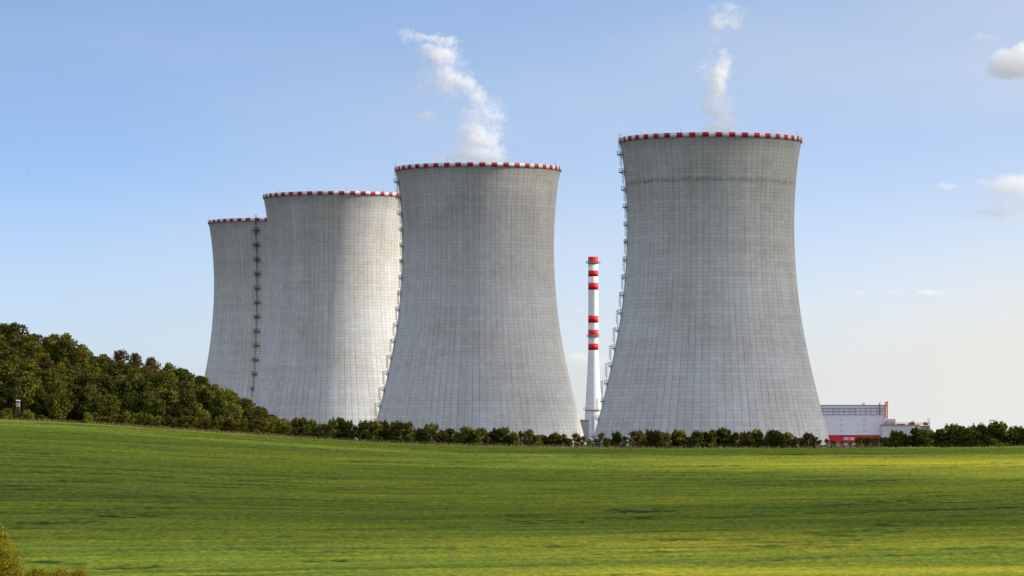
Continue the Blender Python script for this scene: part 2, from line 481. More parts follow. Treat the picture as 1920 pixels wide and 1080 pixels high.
# ground that is not field: woodland litter and far meadow
att2 = m.n('ShaderNodeAttribute'); att2.attribute_name = 'rough'
litter = m.ramp(fine, [(0.3, (0.03, 0.035, 0.012)), (0.7, (0.09, 0.08, 0.035))])
c3 = m.mix(att2.outputs['Fac'], c2, litter)
h = m.math('ADD', m.math('MULTIPLY', fine, 0.5), rows)
b = m.bsdf(c3, 0.9, m.bump(h, 0.7, 0.3), spec=0.0)
field_mat = m.mat
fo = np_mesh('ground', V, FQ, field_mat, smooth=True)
tag(fo, 'rolling green field of young cereal rising to a low crest', kind='structure')
del fo['label']
at = fo.data.attributes.new('lodged', 'FLOAT', 'POINT')
at.data.foreach_set('value', (lodge * infield).ravel().astype(np.float32))
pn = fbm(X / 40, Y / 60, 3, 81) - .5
pt = np.exp(-(((Y - 765 + X * .12 + pn * 60) / 52) ** 2)) * np.clip((X - 5 + pn * 50) / 75, 0, 1)  # bands of yellower crop that also paint sun patches into the field colour
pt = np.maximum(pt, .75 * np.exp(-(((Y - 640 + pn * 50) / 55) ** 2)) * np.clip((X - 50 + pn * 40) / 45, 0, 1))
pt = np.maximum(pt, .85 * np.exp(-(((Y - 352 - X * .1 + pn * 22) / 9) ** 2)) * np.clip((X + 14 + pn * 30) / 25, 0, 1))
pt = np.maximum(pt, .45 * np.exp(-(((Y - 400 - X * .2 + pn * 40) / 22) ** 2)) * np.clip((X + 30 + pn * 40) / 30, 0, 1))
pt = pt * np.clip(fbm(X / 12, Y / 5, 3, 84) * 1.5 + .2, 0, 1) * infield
at = fo.data.attributes.new('sunlit_thin_crop', 'FLOAT', 'POINT')
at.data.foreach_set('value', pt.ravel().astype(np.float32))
rough = np.clip((Y.ravel() - 949.5) / 2, 0, 1)
at = fo.data.attributes.new('rough', 'FLOAT', 'POINT')
at.data.foreach_set('value', rough.astype(np.float32))

# ------------------------------------------------------------------ cooling towers
P1 = [(268, 170.2), (279, 168), (290, 166), (306, 163.8), (323, 161.9), (351, 159.2), (379, 157.5), (407, 156.7), (434, 156.5), (462, 157.3),
      (490, 158.6), (518, 160.7), (540, 162.5), (568, 165.6), (596, 169.4), (623, 174), (651, 179.4), (679, 185.1), (707, 191.4),
      (734, 198), (762, 205.1), (790, 212.1), (818, 219.4), (860, 230.5), (918, 245.5)]
MP = 60.0 / 340.5
prof_z = np.array([EYE + (HORIZON - y) * MP for y, _ in P1][::-1])
prof_r = np.array([h_ * MP for _, h_ in P1][::-1])


def rad_at(z):
    return float(np.interp(z, prof_z, prof_r))


red = paint('red_marking_paint', (0.46, 0.012, 0.018), 0.6, 0.5, 0.5)
white = paint('white_marking_paint', (0.62, 0.64, 0.66), 0.6, 0.3, 0.5)
steel = paint('galvanised_steel', (0.45, 0.46, 0.45), 0.5, 0.2, 1.0, metal=0.0)
dark_steel = paint('dark_painted_steel', (0.05, 0.05, 0.055), 0.6, 0.2, 1.0)
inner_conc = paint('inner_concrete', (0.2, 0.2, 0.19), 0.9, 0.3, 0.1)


def cooling_tower(px, width_px, ladder_angle, label, conc, dark=False, phase=0.0, pitch=5.82, nplat=18, sh=0.9):
    D = F * 60.0 / width_px
    x = wx(px, D)
    t = empty('cooling_tower', (x, D, 0))
    tag(t, label, 'cooling tower', 'cooling towers of the power station')
    # shell: outer wall and inner wall in one closed surface
    zz = np.concatenate([np.linspace(8, 118, 56), np.linspace(119, 122.3, 5)])
    rr = np.interp(zz, prof_z, prof_r)
    # smooth profile
    k = np.array([1, 2, 3, 2, 1.]) / 9
    rs = np.convolve(np.pad(rr, 2, mode='edge'), k, 'valid'); rs[:2] = rr[:2]; rs[-6:] = rr[-6:]
    outer = list(zip(rs, zz)) + [(30.05, 122.6)]
    inner = [(r_ - 0.55, z_) for r_, z_ in zip(rs[::-1][4:], zz[::-1][4:])]
    shell = lathe('shell', outer + [(29.2, 122.6)] + inner, 176, conc, t, closed=True)
    shell.rotation_euler = (0, 0, phase)
    # red and white obstruction band on the parapet
    n = 88 * 3
    band = lathe('rim_band', [(30.06, 122.62), (30.42, 122.66), (30.42, 124.1), (29.9, 124.1), (29.9, 122.62)], n, None, t, smooth=False,
                 mats=[red, white], seg_mat=lambda j: (j // 3) % 2, closed=True)
    band.rotation_euler = (0, 0, phase)
    # lightning rods
    for k_ in range(12):
        a = 2 * math.pi * (k_ + 0.3) / 12
        mb = MB(); mb.tube([(30.1 * math.cos(a), 30.1 * math.sin(a), 124.05), (30.1 * math.cos(a), 30.1 * math.sin(a), 125.5)], 0.045, 5)
        mb.build('lightning_rod', dark_steel, t)
    # raking columns of the air inlet
    mb = MB(); nc = 44
    for k_ in range(nc):
        a0 = 2 * math.pi * k_ / nc
        for sg in (-1, 1):
            a1 = a0 + sg * math.pi / nc
            mb.tube([(rad_at(8) * math.cos(a1) * 1.04, rad_at(8) * math.sin(a1) * 1.04, -0.5), (rad_at(8.2) * 0.995 * math.cos(a0), rad_at(8.2) * 0.995 * math.sin(a0), 8.2)], 0.45, 6)
    mb.build('raking_columns', inner_conc, t)
    # caged ladder with rest platforms
    if ladder_angle is not None:
        lad = MB(); ca, sa = math.cos(ladder_angle), math.sin(ladder_angle)

        def P(r_, s_, z_):
            return (r_ * ca - s_ * sa, r_ * sa + s_ * ca, z_)
        zs = [118.7 - pitch * i for i in range(nplat)]
        tops = [124.6] + zs
        lm = dark_steel if dark else steel
        obj_platforms = []
        for i, zp in enumerate(zs):
            z1 = tops[i]
            r_w = max(rad_at(zp), rad_at(min(z1, 122)))
            rl = r_w + 0.35
            for s_ in (-0.28, 0.28):
                lad.tube([P(rl, s_, zp), P(rl, s_, z1 + 1.0)], 0.05, 4)
            q = zp + 0.4
            while q < z1 + 0.6:
                lad.tube([P(rl, -0.28, q), P(rl, 0.28, q)], 0.03, 4); q += 0.45
            # cage hoops and verticals
            q = zp + 2.2
            while q < z1 + 1.0:
                lad.tube([P(rl, -0.35, q), P(rl + 0.36, -0.42, q), P(rl + 0.62, 0, q), P(rl + 0.36, 0.42, q), P(rl, 0.35, q)], 0.045, 4); q += 1.0
            for s_, rr_ in ((-0.42, 0.36), (0.42, 0.36), (0, 0.62)):
                lad.tube([P(rl + rr_, s_, zp + 2.2), P(rl + rr_, s_, z1 + 0.9)], 0.035, 4)
            pf = MB(); r0 = rad_at(zp); r1 = rl + 0.85
            a_, b_, c_, d_ = P(r0, -sh, zp), P(r1, -sh, zp), P(r1, sh, zp), P(r0, sh, zp)
            th = 0.28
            pf.add([a_, b_, c_, d_] + [(p[0], p[1], p[2] - th) for p in (a_, b_, c_, d_)],
                   [[0, 1, 2, 3], [7, 6, 5, 4], [0, 4, 5, 1], [1, 5, 6, 2], [2, 6, 7, 3], [3, 7, 4, 0]])
            pf.tube([P(r0, -sh * 0.8, zp - 1.3), P(r1 - 0.2, -sh * 0.8, zp - 0.2)], 0.05, 4)
            pf.tube([P(r0, sh * 0.8, zp - 1.3), P(r1 - 0.2, sh * 0.8, zp - 0.2)], 0.05, 4)
            plat = pf.build('platform', dark_steel, None)
            rl_ = MB()
            for hh in (0.55, 1.1):
                rl_.tube([P(r0, -sh, zp + hh), P(r1, -sh, zp + hh), P(r1, sh, zp + hh), P(r0, sh, zp + hh)], 0.035, 4)
            for rr_, s_ in ((r1, -sh), (r1, 0), (r1, sh), ((r0 + r1) / 2, -sh), ((r0 + r1) / 2, sh)):
                rl_.tube([P(rr_, s_, zp), P(rr_, s_, zp + 1.1)], 0.035, 4)
            obj_platforms.append((plat, rl_))
        lo = lad.build('caged_ladder', lm, t)
        for plat, rl_ in obj_platforms:
            plat.parent = lo
            rl_.build('railing', lm, lo)
    return t, x, D


tw1 = cooling_tower(1332.8, 340.5, R(180 + 6), 'nearest and biggest cooling tower, ragged dark ring below its red and white rim', concrete(1.0, 108.6), phase=0.01)
tw2 = cooling_tower(896.5, 309, R(180 + 10), 'cooling tower with the wide torn steam plume, next to the striped chimney', concrete(2.0), phase=0.02)
tw3 = cooling_tower(633.5, 279, None, 'cooling tower with a brightly sunlit flank, between two other towers, partly hidden by one', concrete(3.0), phase=0.05)
tw4 = cooling_tower(516.5, 251, R(270 - 13.5), 'farthest and smallest-looking cooling tower, dark ladder up its face, behind the wooded hill', concrete(4.0), dark=True, phase=0.03, pitch=6.36, nplat=13, sh=1.35)

# ------------------------------------------------------------------ chimney
DCH = 2368.0
k = DCH / F
chim = empty('chimney', (wx(1112.3, DCH), DCH, 0))
tag(chim, 'slender white chimney with six red bands between the two nearest cooling towers', 'chimney')
white_ch = paint('white_chimney_paint', (0.84, 0.84, 0.88), 0.6, 0.1, 0.15)
red_ch = paint('red_chimney_paint', (0.62, 0.02, 0.015), 0.55, 0.15, 0.3)


def cz(y): return EYE + (HORIZON - y) * k


def chr_(y): return float(np.interp(y, [482, 657, 700, 768, 820, 930], [9.2, 9.4, 11.3, 15.2, 17.2, 21])) * k


reds = [(481.5, 495), (507, 518.5), (530.5, 543.5), (592, 605.5), (618.5, 631.5), (644.5, 656.5)]
cuts = sorted({481.5, 800, 920, 700, 730, 768} | {a for r_ in reds for a in r_})
for a_, b_ in zip(cuts[:-1], cuts[1:]):
    isr = any(abs(a_ - r_[0]) < .01 for r_ in reds)
    if not isr: continue
    lathe('red_band', [(chr_(b_) + 0.04, cz(b_)), (chr_(a_) + 0.04, cz(a_)), (chr_(a_) - 0.2, cz(a_)), (chr_(b_) - 0.2, cz(b_))], 48, red_ch, chim, closed=True)
lathe('shaft', [(chr_(y), cz(y)) for y in (921, 860, 820, 790, 768, 740, 720, 700, 680, 657, 600, 540, 482)] + [(chr_(482) - 0.5, cz(482)), (chr_(482) - 0.5, cz(500))], 48, white_ch, chim)
for y_, wd in ((493.5, 0.9), (631.5, 0.8), (768.5, 0.9)):
    r_ = chr_(y_); z_ = cz(y_)
    lathe('gallery', [(r_ + 0.02, z_ - 0.25), (r_ + wd, z_ - 0.1), (r_ + wd, z_ + 0.05), (r_ + 0.02, z_ + 0.05)], 32, steel, chim, smooth=False, closed=True)
    mb = MB()
    for q in range(20):
        a = q * math.pi / 10
        mb.tube([((r_ + wd) * math.cos(a), (r_ + wd) * math.sin(a), z_), ((r_ + wd) * math.cos(a), (r_ + wd) * math.sin(a), z_ + 1.2)], 0.05, 4)
    for hh in (0.6, 1.2):
        pts = [((r_ + wd) * math.cos(q * math.pi / 10), (r_ + wd) * math.sin(q * math.pi / 10), z_ + hh) for q in range(21)]
        mb.tube(pts, 0.05, 4, cap=False)
    mb.build('gallery_railing', steel, chim)
for a in (R(185), R(355)):
    mb = MB(); r_ = chr_(493.5) + 0.9
    mb.box(r_ * math.cos(a) - .25, r_ * math.cos(a) + .25, r_ * math.sin(a) - .25, r_ * math.sin(a) + .25, cz(493.5), cz(493.5) + 0.9)
    mb.build('warning_lamp', dark_steel, chim)

# ------------------------------------------------------------------ turbine hall
DB = 1900.0
kb = DB / F
lav = paint('pale_metal_cladding', (0.86, 0.86, 0.95), 0.5, 0.08, 0.08)
glassm = paint('translucent_glazing', (0.80, 0.80, 0.86), 0.35, 0.12, 0.3)
grey_frame = paint('grey_frame_paint', (0.45, 0.45, 0.50), 0.6, 0.1, 0.3)
red_wall = paint('red_wall_cladding', (0.80, 0.03, 0.045), 0.55, 0.15, 0.1)
cream = paint('cream_render', (0.62, 0.58, 0.54), 0.7, 0.15, 0.1)
brown = paint('brown_grey_panel', (0.26, 0.22, 0.23), 0.7, 0.15, 0.1)
rust = paint('rust_red_steel', (0.36, 0.08, 0.05), 0.6, 0.2, 0.5)


def bx(px): return (px - 960) * kb


def bz(py): return EYE + (HORIZON - py) * kb


def corrugated(name, x0, x1, y, z0, z1, mat, parent, pitch=0.9, dep=0.09):
    n = int((x1 - x0) / pitch); mb = MB()
    xs_ = []
    for i in range(n):
        a = x0 + (x1 - x0) * i / n; w_ = (x1 - x0) / n
        xs_ += [(a, y), (a + w_ * .45, y), (a + w_ * .5, y - dep), (a + w_ * .95, y - dep)]
    xs_.append((x1, y))
    v = [(x, yy, z) for z in (z0, z1) for x, yy in xs_]; k_ = len(xs_)
    mb.add(v, [[i, i + 1, k_ + i + 1, k_ + i] for i in range(k_ - 1)])
    mb.box(x0, x1, y + 0.02, y + 0.3, z0, z1)
    return mb.build(name, mat, parent)


hall = empty('turbine_hall', (0, 0, 0))
tag(hall, 'long white industrial hall with a glazed strip under its roof and red lower wall', 'building')
X0, X1 = bx(1440), bx(1660)
corrugated('wall', X0, X1, DB, bz(815.5), bz(777.2), lav, hall, 1.15, 0.10)
mb = MB(); mb.box(X0, X0 + .3, DB + .3, DB + 60, 0, bz(760)); mb.box(X1 - .3, X1, DB + .3, DB + 60, 0, bz(760)); mb.box(X0, X1, DB + 60, DB + 60.3, 0, bz(760))
mb.build('wall', lav, hall)
mb = MB(); mb.box(X0, X1, DB - 0.2, DB + 0.3, 0, bz(831)); mb.build('plinth', cream, hall)
mb = MB(); mb.box(X0, X1, DB - 0.25, DB + 0.3, bz(830.9), bz(815.7)); red_p = mb.build('red_wall', red_wall, hall)
mb = MB(); mb.box(X0 - .3, X1 + .5, DB - 0.35, DB + 60.5, bz(761), bz(759.2)); mb.build('roof', grey_frame, hall)
mb = MB(); mb.box(X0, X1, DB - 0.15, DB + 0.3, bz(764.6), bz(761.2)); mb.build('parapet', lav, hall)
mb = MB(); mb.box(X0, X1, DB - 0.02, DB + 0.25, bz(777), bz(764.8)); gz = mb.build('glazed_strip', glassm, hall)
mb = MB(); pxm = 1440.0; q = 0
while pxm < 1661:
    w_ = 0.35 if q % 2 == 0 else 0.14
    mb.box(bx(pxm) - w_ / 2, bx(pxm) + w_ / 2, DB - 0.32, DB - 0.03, bz(777), bz(764.8)); pxm += 10.2; q += 1
for y_, w_ in ((777, .2), (770.6, .16), (764.9, .2)):
    mb.box(X0, X1, DB - 0.28, DB - 0.03, bz(y_) - w_, bz(y_) + w_ * .3)
mb.build('glazing_frame', grey_frame, gz)
mb = MB(); mb.box(X0, X1, DB - 0.4, DB - 0.12, bz(816.2), bz(815.2)); mb.build('ledge', grey_frame, hall)
for px_ in (1584, 1588.5, 1595, 1599.5, 1470, 1476):
    mb = MB(); mb.box(bx(px_) - .5, bx(px_) + .5, DB - .36, DB - .26, bz(825), bz(820)); wn_ = mb.build('window', glassm, hall)
    mb = MB(); mb.box(bx(px_) - .06, bx(px_) + .06, DB - .42, DB - .36, bz(825), bz(820)); mb.box(bx(px_) - .5, bx(px_) + .5, DB - .41, DB - .37, bz(822.6), bz(822.3)); mb.build('window_frame', grey_frame, wn_)
for row in (787, 797, 807):
    for px_ in (1577, 1620, 1490):
        mb = MB(); mb.box(bx(px_) - .5, bx(px_) + .5, DB - .22, DB - .11, bz(row) - .12, bz(row) + .12); mb.build('vent', grey_frame, hall)
for px_, ytop, mat_, rr_ in ((1649, 755, rust, .22), (1659.5, 754, rust, .22), (1662.8, 753, red_ch, .30)):
    mb = MB(); yb_ = 785 if px_ > 1655 else 777
    mb.tube([(bx(px_), DB - 1.0, bz(yb_)), (bx(px_), DB - 1.0, bz(ytop + 1))], rr_, 8)
    mb.tube([(bx(px_), DB - 1.0, bz(ytop + 2)), (bx(px_ + 1.5), DB - 1.0, bz(ytop))], rr_ * .9, 6)
    mb.tube([(bx(px_), DB - 1.0, bz(ytop + 2)), (bx(px_ - 1.2), DB - 1.0, bz(ytop + .5))], rr_ * .8, 6)
    mb.build('exhaust_pipe', mat_, hall)
mb = MB(); mb.box(bx(1616), bx(1622), DB + 2, DB + 4, bz(759.2), bz(758)); mb.tube([(bx(1619), DB + 3, bz(758)), (bx(1622), DB + 3, bz(755.6))], .35, 6); mb.build('roof_vent', grey_frame, hall)

ann = empty('annexe', (0, 0, 0))
tag(ann, 'low pale annexe building with roof railing and mast beside the white hall', 'building')
DA = DB - 12
ka = DA / F
ax = lambda p: (p - 960) * ka
az = lambda p: EYE + (HORIZON - p) * ka
mb = MB(); mb.box(ax(1655), ax(1724), DA, DA + 40, 0, az(797.5)); mb.build('wall', paint('pale_render', (0.70, 0.68, 0.72), .7, .12, .1), ann)
mb = MB(); mb.box(ax(1724.2), ax(1745), DA + 4, DA + 36, 0, az(798)); mb.build('side_wing', brown, ann)
mb = MB(); mb.box(ax(1666), ax(1681), DA + 6, DA + 16, az(797.2), az(785.5)); mb.build('roof_house', cream, ann)
mb = MB(); mb.box(ax(1654), ax(1725), DA - .3, DA + 40.2, az(797.4), az(796)); mb.build('roof', brown, ann)
mb = MB()
for px_ in np.arange(1656, 1746, 5.0):
    mb.tube([(ax(px_), DA + .2, az(797)), (ax(px_), DA + .2, az(792.6))], .07, 4)
for y_ in (792.6, 794.6):
    mb.tube([(ax(1656), DA + .2, az(y_)), (ax(1745), DA + .2, az(y_))], .06, 4)
mb.build('roof_railing', rust, ann)
mb = MB()
for s_ in (-1, 1):
    mb.tube([(ax(1743) + s_ * .35, DA + 5, az(799)), (ax(1743) + s_ * .35, DA + 5, az(784))], .08, 4)
for q in range(10):
    z0_ = az(799) + q * .34; mb.tube([(ax(1743) - .35, DA + 5, z0_), (ax(1743) + .35, DA + 5, z0_ + .34)], .05, 4)
mb.build('mast', steel, ann)
for px_, w_, h_ in ((1674, .5, 4), (1690, 1.6, 1.2), (1709, 1.0, 2.6), (1713, .6, 3.0), (1735, .8, 2.4), (1738, .5, 2.0)):
    mb = MB(); mb.box(ax(px_) - w_, ax(px_) + w_, DA + 2.5, DA + 3.5, az(797.3), az(797.3) + h_ * .45); mb.tube([(ax(px_), DA + 3, az(797.3) + h_ * .4), (ax(px_), DA + 3, az(797.3) + h_ * .7)], .18, 6)
    mb.build('roof_vent', rust if px_ > 1680 else steel, ann)
sh = empty('pump_house', (0, 0, 0))
tag(sh, 'low grey block just visible between the wide-plume tower and the chimney foot', 'building')
DP = 1950.0; kp = DP / F
mb = MB(); mb.box((1066 - 960) * kp, (1104 - 960) * kp, DP, DP + 15, 0, EYE + (850 - 788.5) * kp); mb.build('wall', paint('grey_render', (.42, .42, .42), .8, .15, .1), sh)
mb = MB(); mb.box((1065 - 960) * kp, (1105 - 960) * kp, DP - .3, DP + 15.3, EYE + (850 - 788.5) * kp + .01, EYE + (850 - 787) * kp); mb.build('roof', grey_frame, sh)

# ------------------------------------------------------------------ steam and cloud volumes
def vapour(name, label, cat, blobs, D, unit, depth=1.0, density=0.2, warp=1.0, nscale=1.0, kind=None, group=None, cut=0.42, aniso=0.0, step=0.5, bright=(1, 1, 1), puff=1.0):
    """blobs: (px, py, rx, ry, weight) in photograph pixels, placed at distance D; unit = metres per pixel"""
    c0 = Vector((wx(blobs[0][0], D), D, wz(blobs[0][1], D)))
    mball_v = []; mball_f = []
    bs = []
    r_ = random.Random(17 + len(blobs))
    for (px, py, rx, ry, wt) in blobs:
        c = Vector((wx(px, D), D + r_.uniform(-.25, .25) * rx * unit, wz(py, D))) - c0
        bs.append((c, Vector((rx * unit * puff, (rx + ry) * .5 * unit * depth * puff, ry * unit * puff)), wt))
    # hull: icospheres joined by a voxel remesh
    me = bpy.data.meshes.new(name)
    import bmesh
    bm = bmesh.new()
    for c, r, wt in bs:
        res = bmesh.ops.create_icosphere(bm, subdivisions=3, radius=1.0)
        for v in res['verts']:
            v.co = Vector((v.co.x * (r.x * 1.1 + 5 * unit), v.co.y * (r.y * 1.1 + 5 * unit), v.co.z * (r.z * 1.1 + 5 * unit))) + c
    bm.to_mesh(me); bm.free()
    o = bpy.data.objects.new(name, me); COL.objects.link(o)
    md = o.modifiers.new('r', 'REMESH'); md.mode = 'VOXEL'
    md.voxel_size = unit * 2.2
    dg = bpy.context.evaluated_depsgraph_get(); dg.update()
    m2 = bpy.data.meshes.new_from_object(o.evaluated_get(dg))
    o.modifiers.clear(); o.data = m2
    o.location = c0
    m = NT(name + '_volume')
    g = m.n('ShaderNodeTexCoord')
    P = g.outputs['Object']
    n1 = m.noise(P, 0.10 / unit * 0.33 * nscale, 2, 0.5, out=1)
    n2 = m.noise(P, 0.42 / unit * 0.33 * nscale, 4, 0.62, out=1)
    off = m.vmath('SCALE', m.vmath('SUBTRACT', n1, (0.5, 0.5, 0.5)), scale=26 * unit * warp)
    off2 = m.vmath('SCALE', m.vmath('SUBTRACT', n2, (0.5, 0.5, 0.5)), scale=17 * unit * warp)
    Q = m.vmath('ADD', m.vmath('ADD', P, off), off2)
    acc = None
    for c, r, wt in bs:
        q = m.vmath('DIVIDE', m.vmath('SUBTRACT', Q, tuple(c)), tuple(r))
        d2 = m.vmath('DOT_PRODUCT', q, q)
        f = m.math('MULTIPLY', m.math('SUBTRACT', 1.15, d2, clamp=True), wt)
        acc = f if acc is None else m.math('SMOOTH_MAX', acc, f, 0.12)
    nz = m.noise(P, 0.30 / unit * 0.33 * nscale, 6, 0.68)
    nz2 = m.noise(P, 0.45 / unit * 0.33 * nscale, 6, 0.72, 1.8)
    acc = m.math('SUBTRACT', acc, m.mapr(nz2, 0.34, 0.60, cut * 1.45, 0.0))
    dens = m.math('MULTIPLY', m.math('SUBTRACT', acc, m.mapr(nz, 0.35, 0.65, 0.0, cut * 1.7)), 1.3, clamp=True)
    dens = m.math('POWER', dens, 1.5)
    dens = m.math('MULTIPLY', dens, density)
    vol = m.n('ShaderNodeVolumePrincipled')
    vol.inputs['Color'].default_value = (*bright, 1); vol.inputs['Anisotropy'].default_value = aniso
    m.l(dens, vol.inputs['Density'])
    m.l(vol.outputs[0], m.out.inputs['Volume'])
    m.mat.cycles.volume_step_rate = step
    m2.materials.clear(); m2.materials.append(m.mat)
    tag(o, label, cat, group, kind)
    return o


D2 = tw2[2]; D1 = tw1[2]
plume2 = [(889, 283, 40, 18, 1), (850, 293, 34, 13, .8), (925, 288, 26, 22, .9), (890, 262, 30, 22, 1.1), (884, 245, 24, 20, 1), (914, 262, 26, 26, .9), (932, 244, 14, 14, .7),
          (878, 225, 13, 12, .75), (865, 211, 11, 13, .7), (932, 216, 20, 9, .8), (944, 226, 10, 7, .7), (918, 200, 12, 9, .7), (903, 186, 11, 8, .65), (892, 172, 9, 10, .6),
          (873, 156, 19, 14, 1), (852, 146, 21, 15, 1), (834, 132, 20, 15, .95), (866, 122, 12, 8, .6), (826, 105, 30, 16, 1.05), (806, 96, 20, 12, .9), (842, 74, 16, 8, .85), (818, 71, 26, 8, .85),
          (788, 68, 20, 9, .85), (764, 64, 13, 11, .85), (757, 80, 8, 12, .65), (762, 50, 6, 9, .6), (787, 130, 12, 11, .7), (782, 163, 9, 15, .75), (777, 176, 6, 8, .6), (817, 172, 13, 13, .55),
          (800, 214, 16, 9, .8), (791, 228, 6, 10, .7), (832, 207, 9, 6, .5), (834, 232, 6, 5, .5), (770, 100, 9, 14, .5), (822, 100, 46, 34, .62), (842, 150, 44, 34, .62), (905, 215, 34, 34, .62), (795, 150, 18, 34, .5), (925, 212, 26, 26, .6), (896, 180, 18, 20, .85), (880, 165, 18, 14, .85), (806, 215, 18, 12, .6), (782, 160, 12, 22, .6)]
plume1 = [(1352, 240, 34, 12, .95), (1366, 228, 24, 12, 1.0), (1382, 233, 12, 10, .9), (1350, 211, 20, 14, 1), (1334, 201, 19, 14, 1.05), (1330, 188, 17, 14, 1), (1340, 173, 16, 16, 1.1), (1348, 155, 16, 20, 1.2), (1351, 135, 17, 16, 1.2),
          (1359, 119, 12, 17, 1), (1358, 99, 9, 12, .8), (1335, 131, 14, 8, .8), (1316, 129, 12, 5, .7), (1300, 124, 8, 5, .65), (1332, 93, 8, 7, .65), (1322, 101, 7, 5, .55), (1372, 205, 12, 16, .6),
          (1348, 41, 20, 12, .85), (1372, 12, 18, 6, .85), (1374, 26, 8, 12, .8), (1380, 46, 9, 11, .85), (1338, 30, 9, 8, .65), (1400, 18, 5, 7, .55), (1408, 27, 6, 4, .55), (1345, 72, 10, 12, .55), (1340, 140, 26, 34, .6), (1355, 200, 30, 34, .62), (1365, 30, 34, 26, .6)]
vapour('steam_plume', 'wide torn steam plume drifting off the cooling tower beside the chimney', 'steam', plume2, D2, D2 / F, density=0.45, cut=.28, puff=1.5, depth=.5)
vapour('steam_plume', 'narrow twisting steam plume rising from the nearest cooling tower', 'steam', plume1, D1, D1 / F, density=0.50, cut=.27, puff=1.45, depth=.5)


def cloud(label, blobs, D, density=0.02, **kw):
    blobs = [(a, b, c * 1.3, d * 1.3, e * 1.2) for a, b, c, d, e in blobs]; density *= 0.8
    vapour('cloud', label, 'cloud', blobs, D, D / F, density=density * 8000 / D, group='small fair-weather clouds', warp=.7, **kw)


cloud('solid bright cumulus cloud, higher than the rim of the nearest tower', [(1905, 118, 40, 24, 1.4), (1882, 112, 22, 22, 1.3), (1866, 126, 16, 16, 1.1), (1930, 105, 34, 26, 1.4), (1895, 138, 36, 10, .9), (1955, 112, 40, 30, 1.3)], 8300, density=0.035, cut=.25)
cloud('broad ragged cloud bank halfway down the sky, beyond the nearest tower', [(1905, 345, 50, 20, 1.1), (1875, 350, 30, 14, 1.1), (1848, 343, 16, 9, .9), (1900, 375, 60, 14, .75), (1860, 398, 45, 12, .85), (1815, 400, 22, 8, .8), (1905, 405, 40, 14, .8), (1940, 360, 45, 35, 1.1), (1835, 378, 14, 10, .5)], 12000, density=.022, cut=.3)
cloud('tiny thin cloud streak just before the broad ragged cloud bank', [(1777, 350, 26, 6, .95), (1768, 352, 14, 5, .9)], 12000, density=.03, cut=.25)
cloud('thin wispy cloud streak above the solid bright cumulus', [(1845, 68, 26, 7, .8), (1870, 70, 18, 5, .6), (1820, 71, 22, 4, .5), (1858, 64, 10, 5, .7)], 7800, density=.018, cut=.3)
cloud('faint small puff of cloud, nearest of three to the tower', [(1612, 551, 18, 8, .85), (1603, 557, 10, 5, .7)], 20000, density=.030, cut=.25)
cloud('small round puff of cloud, middle one of three low puffs', [(1678, 549, 14, 8, .85)], 20000, density=.030, cut=.25)
cloud('flat elongated low cloud, largest of three low puffs above the hall', [(1745, 552, 34, 7, .95), (1720, 555, 16, 6, .8), (1765, 548, 16, 6, .8)], 20000, density=.036, cut=.25)
cloud('soft warm cloud low behind the lower chimney', [(1085, 672, 34, 14, .85), (1115, 680, 34, 14, .8), (1070, 690, 18, 10, .6)], 36000, density=.022, cut=.2)
cloud('faint wisp of cloud beside the chimney above its middle bands', [(1088, 584, 18, 6, .75), (1068, 601, 16, 6, .75)], 24000, density=.022, cut=.25)
cloud('faint cloud sliver low in the empty sky beyond the annexe', [(1884, 715, 14, 5, .65)], 38000, density=.012, cut=.2)
cloud('faint cloud band just above the roof of the white hall', [(1580, 748, 44, 6, .5), (1650, 751, 50, 5, .45), (1540, 751, 30, 5, .4)], 40000, density=.009, cut=.2)

# clouds that stand between the sun and the plant, outside the picture: they shade parts of field and towers
def shading_cloud(label, spots, thick, dens):
    import bmesh
    me = bpy.data.meshes.new('cloud'); bm = bmesh.new()
    rr_ = random.Random(5)
    for (x, y, rx, ry, z) in spots:
        c = Vector((x + (700 - z) / math.tan(R(SUN_EL)), y, 700))
        for q in range(7):
            a = rr_.uniform(0, 6.28); k_ = rr_.uniform(0, .62); f = rr_.uniform(.42, .66) if q else .72
            if q == 0: k_ = 0
            res = bmesh.ops.create_icosphere(bm, subdivisions=3, radius=1.0)
            for v in res['verts']:
                v.co = Vector((v.co.x * rx * f, v.co.y * ry * f, v.co.z * thick * rr_.uniform(.98, 1.02))) + c + Vector((math.cos(a) * rx * k_, math.sin(a) * ry * k_, rr_.uniform(-.03, .03)))
    bm.to_mesh(me); bm.free()
    o = bpy.data.objects.new('cloud', me); COL.objects.link(o)
    md = o.modifiers.new('r', 'REMESH'); md.mode = 'VOXEL'; md.voxel_size = 8
    dg = bpy.context.evaluated_depsgraph_get(); dg.update()
    m2 = bpy.data.meshes.new_from_object(o.evaluated_get(dg)); o.modifiers.clear(); o.data = m2
    m = NT('cloud_vapour'); vol = m.n('ShaderNodeVolumePrincipled'); vol.inputs['Color'].default_value = (1, 1, 1, 1)
    vol.inputs['Density'].default_value = dens; m.l(vol.outputs[0], m.out.inputs['Volume'])
    m2.materials.clear(); m2.materials.append(m.mat)
    tag(o, label, 'cloud', 'clouds passing before the sun')


